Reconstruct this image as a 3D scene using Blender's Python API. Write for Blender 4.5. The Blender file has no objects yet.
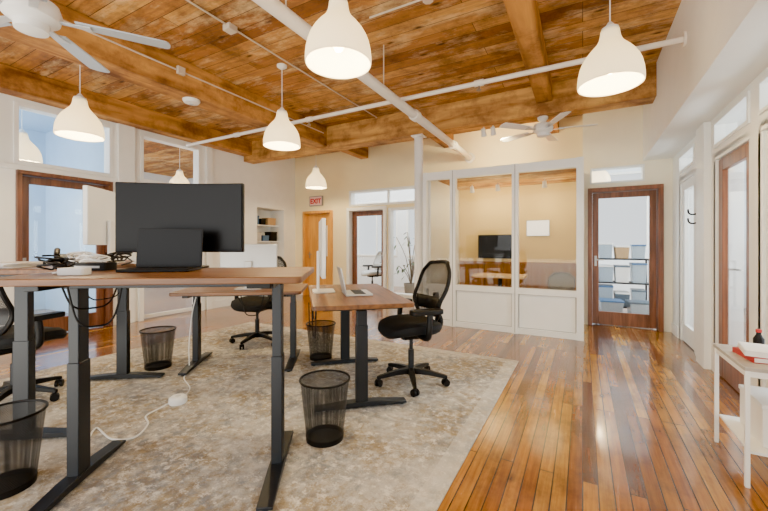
import bpy, bmesh, math, random
from mathutils import Vector, Matrix
random.seed(7)
scene = bpy.context.scene
COL = scene.collection
PI = math.pi

# ------------------------------------------------------------------ camera frame
TH = math.radians(28.7); ST, CT = math.sin(TH), math.cos(TH)
FPX, HC, HY = 363.0, 1.25, 245.0
def cw(xc, d, z=0.0):            # camera-plan coordinates -> world
    return Vector((-ST*d + CT*xc, CT*d + ST*xc, z))
def pd(px, d, z=0.0):
    return cw((px-384.0)/FPX*d, d, z)
def fl(px, py, z=0.0):           # floor point seen at a pixel
    return pd(px, FPX*(HC-z)/(py-HY), z)

# ------------------------------------------------------------------ materials
def lin(h):
    h = h.lstrip('#'); r = []
    for i in (0, 2, 4):
        c = int(h[i:i+2], 16)/255.0
        r.append(c/12.92 if c <= 0.04045 else ((c+0.055)/1.055)**2.4)
    return tuple(r)
def newmat(name):
    m = bpy.data.materials.new(name); m.use_nodes = True
    nt = m.node_tree
    return m, nt, nt.nodes['Principled BSDF']
def node(nt, t, **kw):
    n = nt.nodes.new(t)
    for k, v in kw.items(): setattr(n, k, v)
    return n
def ramp(nt, stops, interp='LINEAR'):
    r = node(nt, 'ShaderNodeValToRGB'); cr = r.color_ramp; cr.interpolation = interp
    while len(cr.elements) < len(stops): cr.elements.new(0.5)
    for e, (p, c) in zip(cr.elements, stops):
        e.position = p; e.color = (*c, 1)
    return r
def mth(nt, op, a, b_=None):
    n = node(nt, 'ShaderNodeMath', operation=op)
    for i, v in enumerate((a, b_)):
        if v is None: continue
        if isinstance(v, (int, float)): n.inputs[i].default_value = v
        else: nt.links.new(v, n.inputs[i])
    return n.outputs[0]
def mul(nt, a, b, fac=1.0, mode='MULTIPLY'):
    x = node(nt, 'ShaderNodeMixRGB', blend_type=mode); x.inputs[0].default_value = fac
    nt.links.new(a, x.inputs[1])
    if isinstance(b, tuple): x.inputs[2].default_value = (*b, 1)
    else: nt.links.new(b, x.inputs[2])
    return x
def mat(name, hexc, rough=.5, metal=0.0, var=.05, scale=5.0, emit=0.0, emitcol=None, bump=0.0, spec=None):
    m, nt, b = newmat(name); c = lin(hexc)
    tc = node(nt, 'ShaderNodeTexCoord'); n = node(nt, 'ShaderNodeTexNoise')
    n.inputs['Scale'].default_value = scale; n.inputs['Detail'].default_value = 4
    nt.links.new(tc.outputs['Object'], n.inputs['Vector'])
    r = ramp(nt, [(.3, tuple(x*(1-var) for x in c)), (.7, tuple(min(1, x*(1+var)) for x in c))])
    nt.links.new(n.outputs['Fac'], r.inputs['Fac']); nt.links.new(r.outputs['Color'], b.inputs['Base Color'])
    b.inputs['Roughness'].default_value = rough; b.inputs['Metallic'].default_value = metal
    if spec is not None: b.inputs['Specular IOR Level'].default_value = spec
    if emit:
        b.inputs['Emission Color'].default_value = (*(lin(emitcol) if emitcol else c), 1); b.inputs['Emission Strength'].default_value = emit
    if bump:
        bp = node(nt, 'ShaderNodeBump'); bp.inputs['Strength'].default_value = bump; bp.inputs['Distance'].default_value = .01
        nt.links.new(n.outputs['Fac'], bp.inputs['Height']); nt.links.new(bp.outputs['Normal'], b.inputs['Normal'])
    return m
def planks(name, rot, row, length, stops, rough, gap, dark, stain=.5, coat=0.0, gaincol=(.55, .45, .4), knots=0.0, pale=None, palef=.75, gs=22):
    m, nt, b = newmat(name)
    tc = node(nt, 'ShaderNodeTexCoord'); mp = node(nt, 'ShaderNodeMapping')
    mp.inputs['Rotation'].default_value = (0, 0, rot)
    nt.links.new(tc.outputs['Object'], mp.inputs['Vector'])
    br = node(nt, 'ShaderNodeTexBrick'); br.offset = .37; br.offset_frequency = 3
    br.inputs['Scale'].default_value = 1; br.inputs['Brick Width'].default_value = length; br.inputs['Row Height'].default_value = row
    br.inputs['Mortar Size'].default_value = gap; br.inputs['Mortar Smooth'].default_value = .3
    br.inputs['Color1'].default_value = (0, 0, 0, 1); br.inputs['Color2'].default_value = (1, 1, 1, 1); br.inputs['Mortar'].default_value = (.5, .5, .5, 1)
    nt.links.new(mp.outputs['Vector'], br.inputs['Vector'])
    rp = ramp(nt, stops); nt.links.new(br.outputs['Color'], rp.inputs['Fac'])
    mp2 = node(nt, 'ShaderNodeMapping'); mp2.inputs['Scale'].default_value = (1.3, gs, 1)
    nt.links.new(mp.outputs['Vector'], mp2.inputs['Vector'])
    # shift the grain from board to board
    ad = node(nt, 'ShaderNodeVectorMath', operation='ADD'); nt.links.new(mp2.outputs['Vector'], ad.inputs[0])
    sc = node(nt, 'ShaderNodeVectorMath', operation='SCALE'); sc.inputs['Scale'].default_value = 9
    nt.links.new(br.outputs['Color'], sc.inputs[0]); nt.links.new(sc.outputs[0], ad.inputs[1])
    gn = node(nt, 'ShaderNodeTexNoise'); gn.inputs['Scale'].default_value = 2.2; gn.inputs['Detail'].default_value = 7; gn.inputs['Roughness'].default_value = .65
    nt.links.new(ad.outputs[0], gn.inputs['Vector'])
    gr = ramp(nt, [(.3, gaincol), (.62, (1.0, 1.0, 1.0))]); nt.links.new(gn.outputs['Fac'], gr.inputs['Fac'])
    x1 = mul(nt, rp.outputs['Color'], gr.outputs['Color'], .8)
    if pale:
        mq = node(nt, 'ShaderNodeMapping'); mq.inputs['Scale'].default_value = (.9, 2.6, 1); nt.links.new(mp.outputs['Vector'], mq.inputs['Vector'])
        pn = node(nt, 'ShaderNodeTexNoise'); pn.inputs['Scale'].default_value = 1.4; pn.inputs['Detail'].default_value = 9; pn.inputs['Roughness'].default_value = .75
        nt.links.new(mq.outputs['Vector'], pn.inputs['Vector'])
        pr = ramp(nt, [(.5, (0, 0, 0)), (.64, (palef,)*3)]); nt.links.new(pn.outputs['Fac'], pr.inputs['Fac'])
        xp = node(nt, 'ShaderNodeMixRGB'); nt.links.new(pr.outputs['Color'], xp.inputs[0]); nt.links.new(x1.outputs[0], xp.inputs[1]); xp.inputs[2].default_value = (*lin(pale), 1); x1 = xp
    sn = node(nt, 'ShaderNodeTexNoise'); sn.inputs['Scale'].default_value = 1.9; sn.inputs['Detail'].default_value = 9; sn.inputs['Roughness'].default_value = .74
    nt.links.new(mp.outputs['Vector'], sn.inputs['Vector'])
    sr = ramp(nt, [(.36, (.42, .36, .31)), (.54, (1, 1, 1))]); nt.links.new(sn.outputs['Fac'], sr.inputs['Fac'])
    x2 = mul(nt, x1.outputs[0], sr.outputs['Color'], stain)
    if knots:
        mk = node(nt, 'ShaderNodeMapping'); mk.inputs['Scale'].default_value = (2.2, 5.5, 1); nt.links.new(mp.outputs['Vector'], mk.inputs['Vector'])
        vo = node(nt, 'ShaderNodeTexVoronoi'); vo.inputs['Scale'].default_value = 1.0; nt.links.new(mk.outputs['Vector'], vo.inputs['Vector'])
        kr = ramp(nt, [(.05, (.2, .12, .07)), (.15, (1, 1, 1))]); nt.links.new(vo.outputs['Distance'], kr.inputs['Fac'])
        x2 = mul(nt, x2.outputs[0], kr.outputs['Color'], knots)
    x3 = node(nt, 'ShaderNodeMixRGB'); nt.links.new(br.outputs['Fac'], x3.inputs[0]); nt.links.new(x2.outputs[0], x3.inputs[1]); x3.inputs[2].default_value = (*dark, 1)
    nt.links.new(x3.outputs[0], b.inputs['Base Color'])
    rr = ramp(nt, [(.3, (rough*.8,)*3), (.7, (min(1, rough*1.35),)*3)]); nt.links.new(gn.outputs['Fac'], rr.inputs['Fac']); nt.links.new(rr.outputs['Color'], b.inputs['Roughness'])
    # boards cup slightly, so reflections break up from board to board
    hm = mul(nt, br.outputs['Fac'], sn.outputs['Fac'], 1.0, 'ADD')
    bp = node(nt, 'ShaderNodeBump', invert=True); bp.inputs['Strength'].default_value = .4; bp.inputs['Distance'].default_value = .004
    nt.links.new(hm.outputs[0], bp.inputs['Height']); nt.links.new(bp.outputs['Normal'], b.inputs['Normal'])
    b.inputs['Coat Weight'].default_value = coat; b.inputs['Coat Roughness'].default_value = .1
    return m
def wood(name, c1, c2, sc=(1.5, 18, 18), rough=.4, stain=0.0):
    m, nt, b = newmat(name)
    tc = node(nt, 'ShaderNodeTexCoord'); mp = node(nt, 'ShaderNodeMapping'); mp.inputs['Scale'].default_value = sc
    nt.links.new(tc.outputs['Object'], mp.inputs['Vector'])
    n = node(nt, 'ShaderNodeTexNoise'); n.inputs['Scale'].default_value = 1.6; n.inputs['Detail'].default_value = 7; n.inputs['Distortion'].default_value = .6
    nt.links.new(mp.outputs['Vector'], n.inputs['Vector'])
    r = ramp(nt, [(.3, lin(c1)), (.68, lin(c2))]); nt.links.new(n.outputs['Fac'], r.inputs['Fac'])
    src = r.outputs['Color']
    if stain:
        sn = node(nt, 'ShaderNodeTexNoise'); sn.inputs['Scale'].default_value = 2.3; sn.inputs['Detail'].default_value = 8; sn.inputs['Roughness'].default_value = .7
        nt.links.new(tc.outputs['Object'], sn.inputs['Vector'])
        sr = ramp(nt, [(.35, (.42, .31, .24)), (.56, (1, 1, 1))]); nt.links.new(sn.outputs['Fac'], sr.inputs['Fac'])
        src = mul(nt, src, sr.outputs['Color'], stain).outputs[0]
    nt.links.new(src, b.inputs['Base Color']); b.inputs['Roughness'].default_value = rough
    return m
def glass_mat():
    m, nt, b = newmat('clear_glass'); nt.nodes.remove(b)
    out = nt.nodes['Material Output']; tr = node(nt, 'ShaderNodeBsdfTransparent'); gl = node(nt, 'ShaderNodeBsdfGlossy')
    tr.inputs[0].default_value = (.98, .985, .985, 1); gl.inputs['Roughness'].default_value = .02
    ge = node(nt, 'ShaderNodeNewGeometry'); dt = node(nt, 'ShaderNodeVectorMath', operation='DOT_PRODUCT')
    nt.links.new(ge.outputs['Normal'], dt.inputs[0]); nt.links.new(ge.outputs['Incoming'], dt.inputs[1])
    c = mth(nt, 'SUBTRACT', 1.0, mth(nt, 'ABSOLUTE', dt.outputs['Value']))
    f = mth(nt, 'ADD', mth(nt, 'MULTIPLY', mth(nt, 'POWER', c, 5.0), .6), .014)
    mx = node(nt, 'ShaderNodeMixShader'); nt.links.new(f, mx.inputs[0]); nt.links.new(tr.outputs[0], mx.inputs[1]); nt.links.new(gl.outputs[0], mx.inputs[2])
    nt.links.new(mx.outputs[0], out.inputs[0]); return m
def wire_mat(name, k, m_, cover, polar=True, col=(.012, .012, .013)):
    m, nt, b = newmat(name); out = nt.nodes['Material Output']
    b.inputs['Base Color'].default_value = (*col, 1); b.inputs['Roughness'].default_value = .45
    tc = node(nt, 'ShaderNodeTexCoord'); sp = node(nt, 'ShaderNodeSeparateXYZ'); nt.links.new(tc.outputs['Object'], sp.inputs[0])
    a = mth(nt, 'ARCTAN2', sp.outputs[1], sp.outputs[0]) if polar else sp.outputs[0]
    a = mth(nt, 'MULTIPLY', a, k); z = mth(nt, 'MULTIPLY', sp.outputs[2], m_)
    p = mth(nt, 'FRACT', mth(nt, 'ADD', a, z)); q = mth(nt, 'FRACT', mth(nt, 'SUBTRACT', a, z))
    w = mth(nt, 'MAXIMUM', mth(nt, 'LESS_THAN', p, cover), mth(nt, 'LESS_THAN', q, cover))
    tr = node(nt, 'ShaderNodeBsdfTransparent'); mx = node(nt, 'ShaderNodeMixShader')
    nt.links.new(w, mx.inputs[0]); nt.links.new(tr.outputs[0], mx.inputs[1]); nt.links.new(b.outputs[0], mx.inputs[2]); nt.links.new(mx.outputs[0], out.inputs[0])
    return m
def rug_mat():
    m, nt, b = newmat('distressed_rug_pile')
    tc = node(nt, 'ShaderNodeTexCoord'); o = tc.outputs['Object']
    def noise(s, d=6, r=.6, dist=0, off=0):
        mpn = node(nt, 'ShaderNodeMapping'); mpn.inputs['Location'].default_value = (off, off*1.7, 0); nt.links.new(o, mpn.inputs['Vector'])
        n = node(nt, 'ShaderNodeTexNoise'); n.inputs['Scale'].default_value = s; n.inputs['Detail'].default_value = d
        n.inputs['Roughness'].default_value = r; n.inputs['Distortion'].default_value = dist; nt.links.new(mpn.outputs['Vector'], n.inputs['Vector']); return n.outputs['Fac']
    base = ramp(nt, [(.3, lin('#a9a7a2')), (.45, lin('#c3c0b9')), (.6, lin('#dbd8d0')), (.8, lin('#b7b4ae'))]); nt.links.new(noise(2.2, 10, .75), base.inputs['Fac'])
    def mixc(prev, fac, col):
        x = node(nt, 'ShaderNodeMixRGB'); nt.links.new(fac, x.inputs[0]); nt.links.new(prev, x.inputs[1]); x.inputs[2].default_value = (*lin(col), 1); return x.outputs[0]
    def layer(prev, s, lo, hi, col, f, d=10, r=.78, dist=0.0, off=0, reg=None):
        k = ramp(nt, [(lo, (0, 0, 0)), (hi, (f, f, f))]); nt.links.new(noise(s, d, r, dist, off), k.inputs['Fac'])
        fac = k.outputs['Color']
        if reg is not None: fac = mul(nt, fac, reg).outputs[0]
        return mixc(prev, fac, col)
    def region(s, lo, hi, off):
        k = ramp(nt, [(lo, (.2, .2, .2)), (hi, (1, 1, 1))]); nt.links.new(noise(s, 9, .74, .3, off), k.inputs['Fac']); return k.outputs['Color']
    r1, r2 = region(1.4, .44, .56, 3.1), region(1.6, .45, .57, 11.3)
    # faint worn ornament
    vo = node(nt, 'ShaderNodeTexVoronoi'); vo.inputs['Scale'].default_value = 3.0; vo.inputs['Randomness'].default_value = .8; nt.links.new(o, vo.inputs['Vector'])
    wob = mth(nt, 'ADD', mth(nt, 'MULTIPLY', vo.outputs['Distance'], 36.0), mth(nt, 'MULTIPLY', noise(9, 4), 9.0))
    mo = ramp(nt, [(.55, (0, 0, 0)), (.72, (1, 1, 1))]); nt.links.new(mth(nt, 'ADD', mth(nt, 'MULTIPLY', mth(nt, 'SINE', wob), .5), .5), mo.inputs['Fac'])
    wn = ramp(nt, [(.45, (0, 0, 0)), (.58, (.5, .5, .5))]); nt.links.new(noise(3, 10, .8, 0, 41), wn.inputs['Fac'])
    c = mixc(base.outputs['Color'], mul(nt, mo.outputs['Color'], wn.outputs['Color']).outputs[0], '#908c85')
    c = layer(c, 10.0, .42, .54, '#a48c5c', .75, off=5, reg=r1)
    c = layer(c, 11.0, .45, .55, '#767d88', .75, off=17, reg=r2)
    c = layer(c, 24.0, .48, .57, '#7f673f', .6, off=23, reg=r1)
    c = layer(c, 19.0, .53, .6, '#eae6dc', .8, off=31)
    c = layer(c, 45.0, .5, .7, '#857e70', .25, off=2)
    sp = node(nt, 'ShaderNodeSeparateXYZ'); nt.links.new(o, sp.inputs[0])
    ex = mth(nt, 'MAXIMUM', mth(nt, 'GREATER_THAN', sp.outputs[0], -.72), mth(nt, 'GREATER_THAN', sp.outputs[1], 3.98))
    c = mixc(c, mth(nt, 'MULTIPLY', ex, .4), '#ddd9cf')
    nt.links.new(c, b.inputs['Base Color']); b.inputs['Roughness'].default_value = .95
    bp = node(nt, 'ShaderNodeBump'); bp.inputs['Strength'].default_value = .4; bp.inputs['Distance'].default_value = .006
    nt.links.new(noise(120, 2), bp.inputs['Height']); nt.links.new(bp.outputs['Normal'], b.inputs['Normal'])
    return m
def shade_mat():
    m, nt, b = newmat('opal_shade'); out = nt.nodes['Material Output']; nt.nodes.remove(b)
    tc = node(nt, 'ShaderNodeTexCoord'); n = node(nt, 'ShaderNodeTexNoise'); n.inputs['Scale'].default_value = 4; nt.links.new(tc.outputs['Object'], n.inputs['Vector'])
    r = ramp(nt, [(.3, (.88, .83, .72)), (.7, (.90, .85, .75))]); nt.links.new(n.outputs['Fac'], r.inputs['Fac'])
    df = node(nt, 'ShaderNodeBsdfDiffuse'); tl = node(nt, 'ShaderNodeBsdfTranslucent')
    nt.links.new(r.outputs['Color'], df.inputs[0]); nt.links.new(r.outputs['Color'], tl.inputs[0])
    mx = node(nt, 'ShaderNodeMixShader'); mx.inputs[0].default_value = .48; nt.links.new(df.outputs[0], mx.inputs[1]); nt.links.new(tl.outputs[0], mx.inputs[2])
    em = node(nt, 'ShaderNodeEmission'); em.inputs[0].default_value = (1, .82, .48, 1); em.inputs[1].default_value = .5
    ad = node(nt, 'ShaderNodeAddShader'); nt.links.new(mx.outputs[0], ad.inputs[0]); nt.links.new(em.outputs[0], ad.inputs[1])
    nt.links.new(ad.outputs[0], out.inputs[0]); return m

M = {}
M['plaster'] = mat('white_plaster', '#f5f4ee', .7, var=.02)
M['warmwhite'] = mat('warm_white_plaster', '#f8f0d8', .7, var=.02)
M['cream'] = mat('cream_plaster', '#faeabc', .75, var=.03, scale=2)
M['amber'] = mat('meeting_room_plaster', '#ead08c', .75, var=.03, scale=2)
M['bluewhite'] = mat('cool_white_plaster', '#e8edf1', .8, var=.03)
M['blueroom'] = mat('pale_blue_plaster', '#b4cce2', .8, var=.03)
M['trim'] = mat('white_trim_paint', '#f5f5f0', .4, var=.02)
M['seam'] = mat('shadow_gap_grey', '#a9a6a0', .6, var=.02)
M['floor'] = planks('old_pine_floor', PI/2, .07, 1.6, [(0, lin('#5a2f0b')), (.22, lin('#a4631b')), (.48, lin('#c68a30')), (.74, lin('#834c16')), (1, lin('#dda644'))], .21, .0034, lin('#130801'), .9, .6, (.44, .32, .2), knots=.95)
M['ceiling'] = planks('pine_ceiling_boards', 0, .17, 2.6, [(0, lin('#955a1e')), (.35, lin('#c68a40')), (.65, lin('#e4b05e')), (1, lin('#af702a'))], .65, .0036, lin('#44240c'), 1.0, 0, (.45, .33, .22), knots=1.0, pale='#f4d8a0', palef=.7, gs=13)
M['beam'] = wood('pine_beam', '#8f581a', '#daa150', (5, .7, 5), .65, 1.0)
M['girder'] = wood('pine_girder', '#a06826', '#e6b460', (.7, 5, 5), .65, 1.0)
M['door_wood'] = wood('stained_door_wood', '#53301c', '#7d4c30', (14, 14, 1.2), .35)
M['door_brown'] = wood('red_brown_door_wood', '#62381f', '#8f5736', (14, 14, 1.2), .35)
M['door_gold'] = wood('golden_oak_veneer', '#c88a34', '#e4aa4c', (12, 12, 1.0), .4)
M['wainscot'] = wood('wainscot_pine', '#784408', '#ac7418', (26, 26, .8), .7)
M['desk'] = wood('walnut_desk_top', '#54311a', '#875a2e', (1.4, 16, 16), .4)
M['glass'] = glass_mat()
M['rug'] = rug_mat()
M['steel'] = mat('charcoal_powder_coat', '#21252b', .45, .2)
M['black'] = mat('black_plastic', '#101011', .5, spec=.3)
M['blackfab'] = mat('black_upholstery', '#131416', .85, scale=60, bump=.2)
M['greyfab'] = mat('grey_upholstery', '#6e6961', .85, scale=60)
M['palefab'] = mat('pale_grey_upholstery', '#b5b8ba', .85, scale=60)
M['meshback'] = wire_mat('charcoal_back_mesh', 130, 130, .5, False, (.022, .023, .026))
M['wire'] = wire_mat('black_wire_mesh', 16, 75, .38)
M['white'] = mat('white_enamel', '#f3f2ee', .35, var=.02)
M['conduit'] = mat('dusty_conduit', '#d9ccb6', .5, var=.05)
M['fanblade'] = mat('cool_grey_fan_blade', '#b4bdc6', .4, var=.02)  # white blades with the underside shade put into their colour
M['pipe'] = mat('white_pipe_paint', '#f3ede2', .4, var=.03)
M['silver'] = mat('brushed_silver', '#c9cbcd', .35, .3, var=.02)
M['wht_pl'] = mat('white_plastic', '#ececea', .4, var=.02)
M['screen'] = mat('dark_screen', '#0e0c0b', .3, var=.05, spec=.25)
M['shade'] = shade_mat()
M['bulb'] = mat('glowing_bulb', '#ffe2ac', .5, emit=8, emitcol='#ffdc9c')
M['brass'] = mat('satin_nickel', '#a8a49c', .3, .9)
M['red'] = mat('red_cloth_cover', '#b3201c', .5)
M['exit'] = mat('exit_sign_face', '#f2c9c0', .5)
M['exitframe'] = mat('exit_sign_frame', '#8e8a84', .5)
M['exitred'] = mat('exit_letters', '#c80a0a', .6, emit=.08, spec=.1)
M['bin'] = mat('translucent_bin_plastic', '#a3b1bc', .2)
M['bindark'] = mat('slate_bin_plastic', '#5b6a77', .4)
M['lid'] = mat('blue_bin_lid', '#436a95', .4)
M['tan'] = mat('tan_carton', '#b8966a', .8)
M['paper'] = mat('white_paper', '#f1efea', .8, var=.02)
M['tabletop'] = wood('pale_maple_top', '#d8b47c', '#ecd0a0', (2, 14, 14), .5)
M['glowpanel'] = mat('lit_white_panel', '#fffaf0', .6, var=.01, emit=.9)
M['leaf'] = mat('plant_leaf', '#4a6340', .5, var=.2)
M['bark'] = mat('plant_stem', '#6b5b48', .7, var=.15)
M['pot'] = mat('stone_pot', '#8a8782', .7)
M['greytop'] = wood('grey_washed_top', '#a39c92', '#bdb6ab', (2, 14, 14), .4)
M['blue'] = mat('blue_binder', '#44658c', .5)

# ------------------------------------------------------------------ mesh builder
class MB:
    def __init__(s): s.bm = bmesh.new()
    def box(s, c, sz, rz=0.0, X=None):
        Mx = Matrix.Translation(c) @ Matrix.Rotation(rz, 4, 'Z') @ Matrix.Diagonal((sz[0], sz[1], sz[2], 1))
        if X is not None: Mx = X @ Mx
        bmesh.ops.create_cube(s.bm, size=1.0, matrix=Mx); return s
    def bb(s, x0, x1, y0, y1, z0, z1):
        return s.box(((x0+x1)/2, (y0+y1)/2, (z0+z1)/2), (x1-x0, y1-y0, z1-z0))
    def cyl(s, p0, p1, r0, r1=None, n=20):
        p0, p1 = Vector(p0), Vector(p1); v = p1-p0; r1 = r0 if r1 is None else r1
        Mx = Matrix.Translation((p0+p1)/2) @ v.to_track_quat('Z', 'Y').to_matrix().to_4x4()
        bmesh.ops.create_cone(s.bm, cap_ends=True, segments=n, radius1=r0, radius2=r1, depth=v.length, matrix=Mx); return s
    def loft(s, loops, cap0=True, cap1=True, closed=True):
        rows = [[s.bm.verts.new(p) for p in lp] for lp in loops]; n = len(rows[0])
        for a, b in zip(rows, rows[1:]):
            for i in range(n if closed else n-1):
                j = (i+1) % n; s.bm.faces.new((a[i], a[j], b[j], b[i]))
        if cap0 and closed: s.bm.faces.new(list(reversed(rows[0])))
        if cap1 and closed: s.bm.faces.new(rows[-1])
        return s
    def lathe(s, prof, n=32, cap0=False, cap1=False, c=(0, 0, 0)):
        lps = [[(c[0]+r*math.cos(2*PI*i/n), c[1]+r*math.sin(2*PI*i/n), c[2]+z) for i in range(n)] for r, z in prof]
        return s.loft(lps, cap0, cap1)
    def prism(s, pts, z0, z1):
        return s.loft([[(x, y, z0) for x, y in pts], [(x, y, z1) for x, y in pts]])
    def tube(s, pts, r, n=8, closed=False, smooth=0):
        pts = [Vector(p) for p in pts]
        if smooth:
            q = []; N = len(pts)
            for i in range(N if closed else N-1):
                g = (lambda k: pts[k % N]) if closed else (lambda k: pts[max(0, min(N-1, k))])
                a, b, c, d = g(i-1), g(i), g(i+1), g(i+2)
                for t in range(smooth):
                    t /= smooth
                    q.append(.5*((2*b)+(c-a)*t+(2*a-5*b+4*c-d)*t*t+(3*b-a-3*c+d)*t**3))
            if not closed: q.append(pts[-1])
            pts = q
        N = len(pts); loops = []; nrm = None
        for i in range(N):
            a = pts[(i-1) % N] if (closed or i > 0) else pts[i]; b = pts[(i+1) % N] if (closed or i < N-1) else pts[i]
            t = (b-a).normalized()
            if nrm is None:
                nrm = t.orthogonal().normalized()
            nrm = (nrm - t*nrm.dot(t))
            if nrm.length < 1e-5: nrm = t.orthogonal()
            nrm.normalize(); bi = t.cross(nrm)
            loops.append([pts[i]+nrm*(r*math.cos(2*PI*k/n))+bi*(r*math.sin(2*PI*k/n)) for k in range(n)])
        if closed: loops.append(loops[0]); s.loft(loops, False, False)
        else: s.loft(loops)
        return s
    def xf(s, Mx): s.bm.transform(Mx); return s
    def build(s, name, m, parent=None, bevel=0.0, smooth=True, loc=None, subsurf=0, solid=0):
        me = bpy.data.meshes.new(name); bmesh.ops.recalc_face_normals(s.bm, faces=s.bm.faces[:])
        s.bm.to_mesh(me); s.bm.free()
        if smooth:
            for p in me.polygons: p.use_smooth = True
            me.set_sharp_from_angle(angle=math.radians(38))
        me.materials.append(M[m] if isinstance(m, str) else m)
        o = bpy.data.objects.new(name, me); COL.objects.link(o)
        if parent: o.parent = parent
        if loc is not None: o.location = loc
        if solid:
            sm = o.modifiers.new('s', 'SOLIDIFY'); sm.thickness = solid; sm.offset = 0
        if subsurf:
            sm = o.modifiers.new('ss', 'SUBSURF'); sm.levels = sm.render_levels = subsurf
        if bevel:
            bv = o.modifiers.new('b', 'BEVEL'); bv.width = bevel; bv.segments = 2; bv.limit_method = 'ANGLE'
        return o
def tag(o, label, cat, group=None):
    o['label'] = label; o['category'] = cat
    if group: o['group'] = group
    return o
def thing(name, label, cat, loc=(0, 0, 0), rz=0.0, group=None):
    o = bpy.data.objects.new(name, None); COL.objects.link(o); o.empty_display_size = .1
    o.location = loc; o.rotation_euler = (0, 0, rz)
    return tag(o, label, cat, group)
def struct_empty(name, loc, rz=0.0):
    o = bpy.data.objects.new(name, None); COL.objects.link(o); o.location = loc; o.rotation_euler = (0, 0, rz); o['kind'] = 'structure'; return o
def struct(name, mb, m, bevel=0.0, smooth=False):
    o = mb.build(name, m, None, bevel, smooth); o['kind'] = 'structure'; return o
def dup(root, loc, rz, label, group=None):
    r = root.copy(); COL.objects.link(r); r.location = loc; r.rotation_euler = (0, 0, rz); r['label'] = label
    if group: r['group'] = group
    for ch in list(root.children):
        c = ch.copy(); COL.objects.link(c); c.parent = r
        for g in ch.children:
            d = g.copy(); COL.objects.link(d); d.parent = c
    return r
def rrect(w, h, r, n=5):
    pts = []
    for cx, cy, a0 in ((w/2-r, h/2-r, 0), (-w/2+r, h/2-r, PI/2), (-w/2+r, -h/2+r, PI), (w/2-r, -h/2+r, 1.5*PI)):
        for i in range(n+1):
            a = a0+PI/2*i/n; pts.append((cx+r*math.cos(a), cy+r*math.sin(a)))
    return pts
def wall(name, axis, p0, p1, a0, a1, z0, z1, holes, m):
    A = sorted({a0, a1, *[h[0] for h in holes], *[h[1] for h in holes]}); Z = sorted({z0, z1, *[h[2] for h in holes], *[h[3] for h in holes]})
    A = [a for a in A if a0 <= a <= a1]; Z = [z for z in Z if z0 <= z <= z1]; mb = MB()
    for i in range(len(A)-1):
        for k in range(len(Z)-1):
            ca, cz = (A[i]+A[i+1])/2, (Z[k]+Z[k+1])/2
            if any(h[0] < ca < h[1] and h[2] < cz < h[3] for h in holes): continue
            if axis == 'X': mb.bb(p0, p1, A[i], A[i+1], Z[k], Z[k+1])
            else: mb.bb(A[i], A[i+1], p0, p1, Z[k], Z[k+1])
    return struct(name, mb, m)

# ------------------------------------------------------------------ room dimensions
XL, XR, YB, YBR, ZC, YP = -6.4, 1.13, 7.0, 6.55, 3.45, 5.4
XS, ZS = .78, 2.494
struct('floor', MB().bb(-12, 4.0, -3, 10.5, -.1, 0), 'floor')
struct('ceiling', MB().bb(XL-.15, XS, -2.5, YB+.15, ZC, ZC+.1), 'ceiling')
wall('wall_left', 'X', XL-.15, XL, -2.5, YB, 0, ZC, [(1.84, 2.88, 0, 2.2), (1.80, 2.92, 2.3, 3.1), (3.32, 4.40, 0, 2.2), (3.32, 4.40, 2.3, 3.1), (5.77, 6.6, .6, 2.1)], 'plaster')
struct('wall_niche', MB().bb(XL-.5, XL-.45, 5.7, 6.67, .5, 2.2).bb(XL-.45, XL-.15, 5.70, 5.77, .5, 2.2).bb(XL-.45, XL-.15, 6.60, 6.67, .5, 2.2).bb(XL-.45, XL-.15, 5.77, 6.6, .53, .6).bb(XL-.45, XL-.15, 5.77, 6.6, 2.1, 2.17), 'plaster')
wall('wall_back_left', 'Y', YB, YB+.15, XL-.15, .0, 0, ZC, [(-6.08, -5.25, 0, 2.05), (-4.75, -3.80, 0, 2.06), (-3.72, -2.95, .15, 2.06), (-4.75, -2.95, 2.13, 2.5)], 'cream')
wall('wall_back_right', 'Y', YBR, YBR+.15, .0, XR+.15, 0, ZC, [(.10, .99, 0, 2.10), (.10, .80, 2.2, 2.45)], 'warmwhite')
wall('wall_right', 'X', XR, XR+.15, -.5, YBR, 0, ZS, [(5.37, 6.1, 0, 2.1), (5.37, 6.1, 2.19, 2.42), (3.8, 4.65, 0, 2.1), (3.8, 4.65, 2.19, 2.44), (2.6, 3.62, 0, 2.1), (2.6, 3.62, 2.19, 2.44)], 'plaster')
struct('wall_soffit', MB().bb(XS, XR+.15, -.5, YBR, ZS, ZC), 'plaster')
struct('wall_meeting_room', MB().bb(-2.12, -.08, YB-.012, YB, .9, 2.33), 'amber')
# rooms seen through the glass
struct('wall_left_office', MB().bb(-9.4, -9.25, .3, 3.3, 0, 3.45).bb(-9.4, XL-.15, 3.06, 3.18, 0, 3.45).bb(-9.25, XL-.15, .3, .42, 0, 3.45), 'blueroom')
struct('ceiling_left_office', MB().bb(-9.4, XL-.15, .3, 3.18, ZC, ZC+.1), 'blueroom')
struct('wall_left_room', MB().bb(-11.75, -11.6, 3.06, 7.6, 0, 3.45).bb(-11.6, XL-.52, 7.45, 7.6, 0, 3.45).bb(-11.6, -9.4, 3.06, 3.18, 0, 3.45), 'bluewhite')
struct('ceiling_left_room', MB().bb(-11.75, XL-.15, 3.18, 7.6, ZC, ZC+.1), 'ceiling')
BW = (.12, 2.4, 1.15, 2.9)
wall('wall_back_room', 'Y', 9.8, 9.95, -9.25, 3.2, 0, 4.2, [BW, (-6.4, -4.9, .9, 2.6), (-4.6, -2.7, .9, 2.6)], 'bluewhite')
struct('wall_back_divider', MB().bb(-2.4, -2.3, YB+.15, 9.8, 0, 4.0).bb(.0, .06, YBR+.15, 9.8, 0, 3.45), 'bluewhite')
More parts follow.
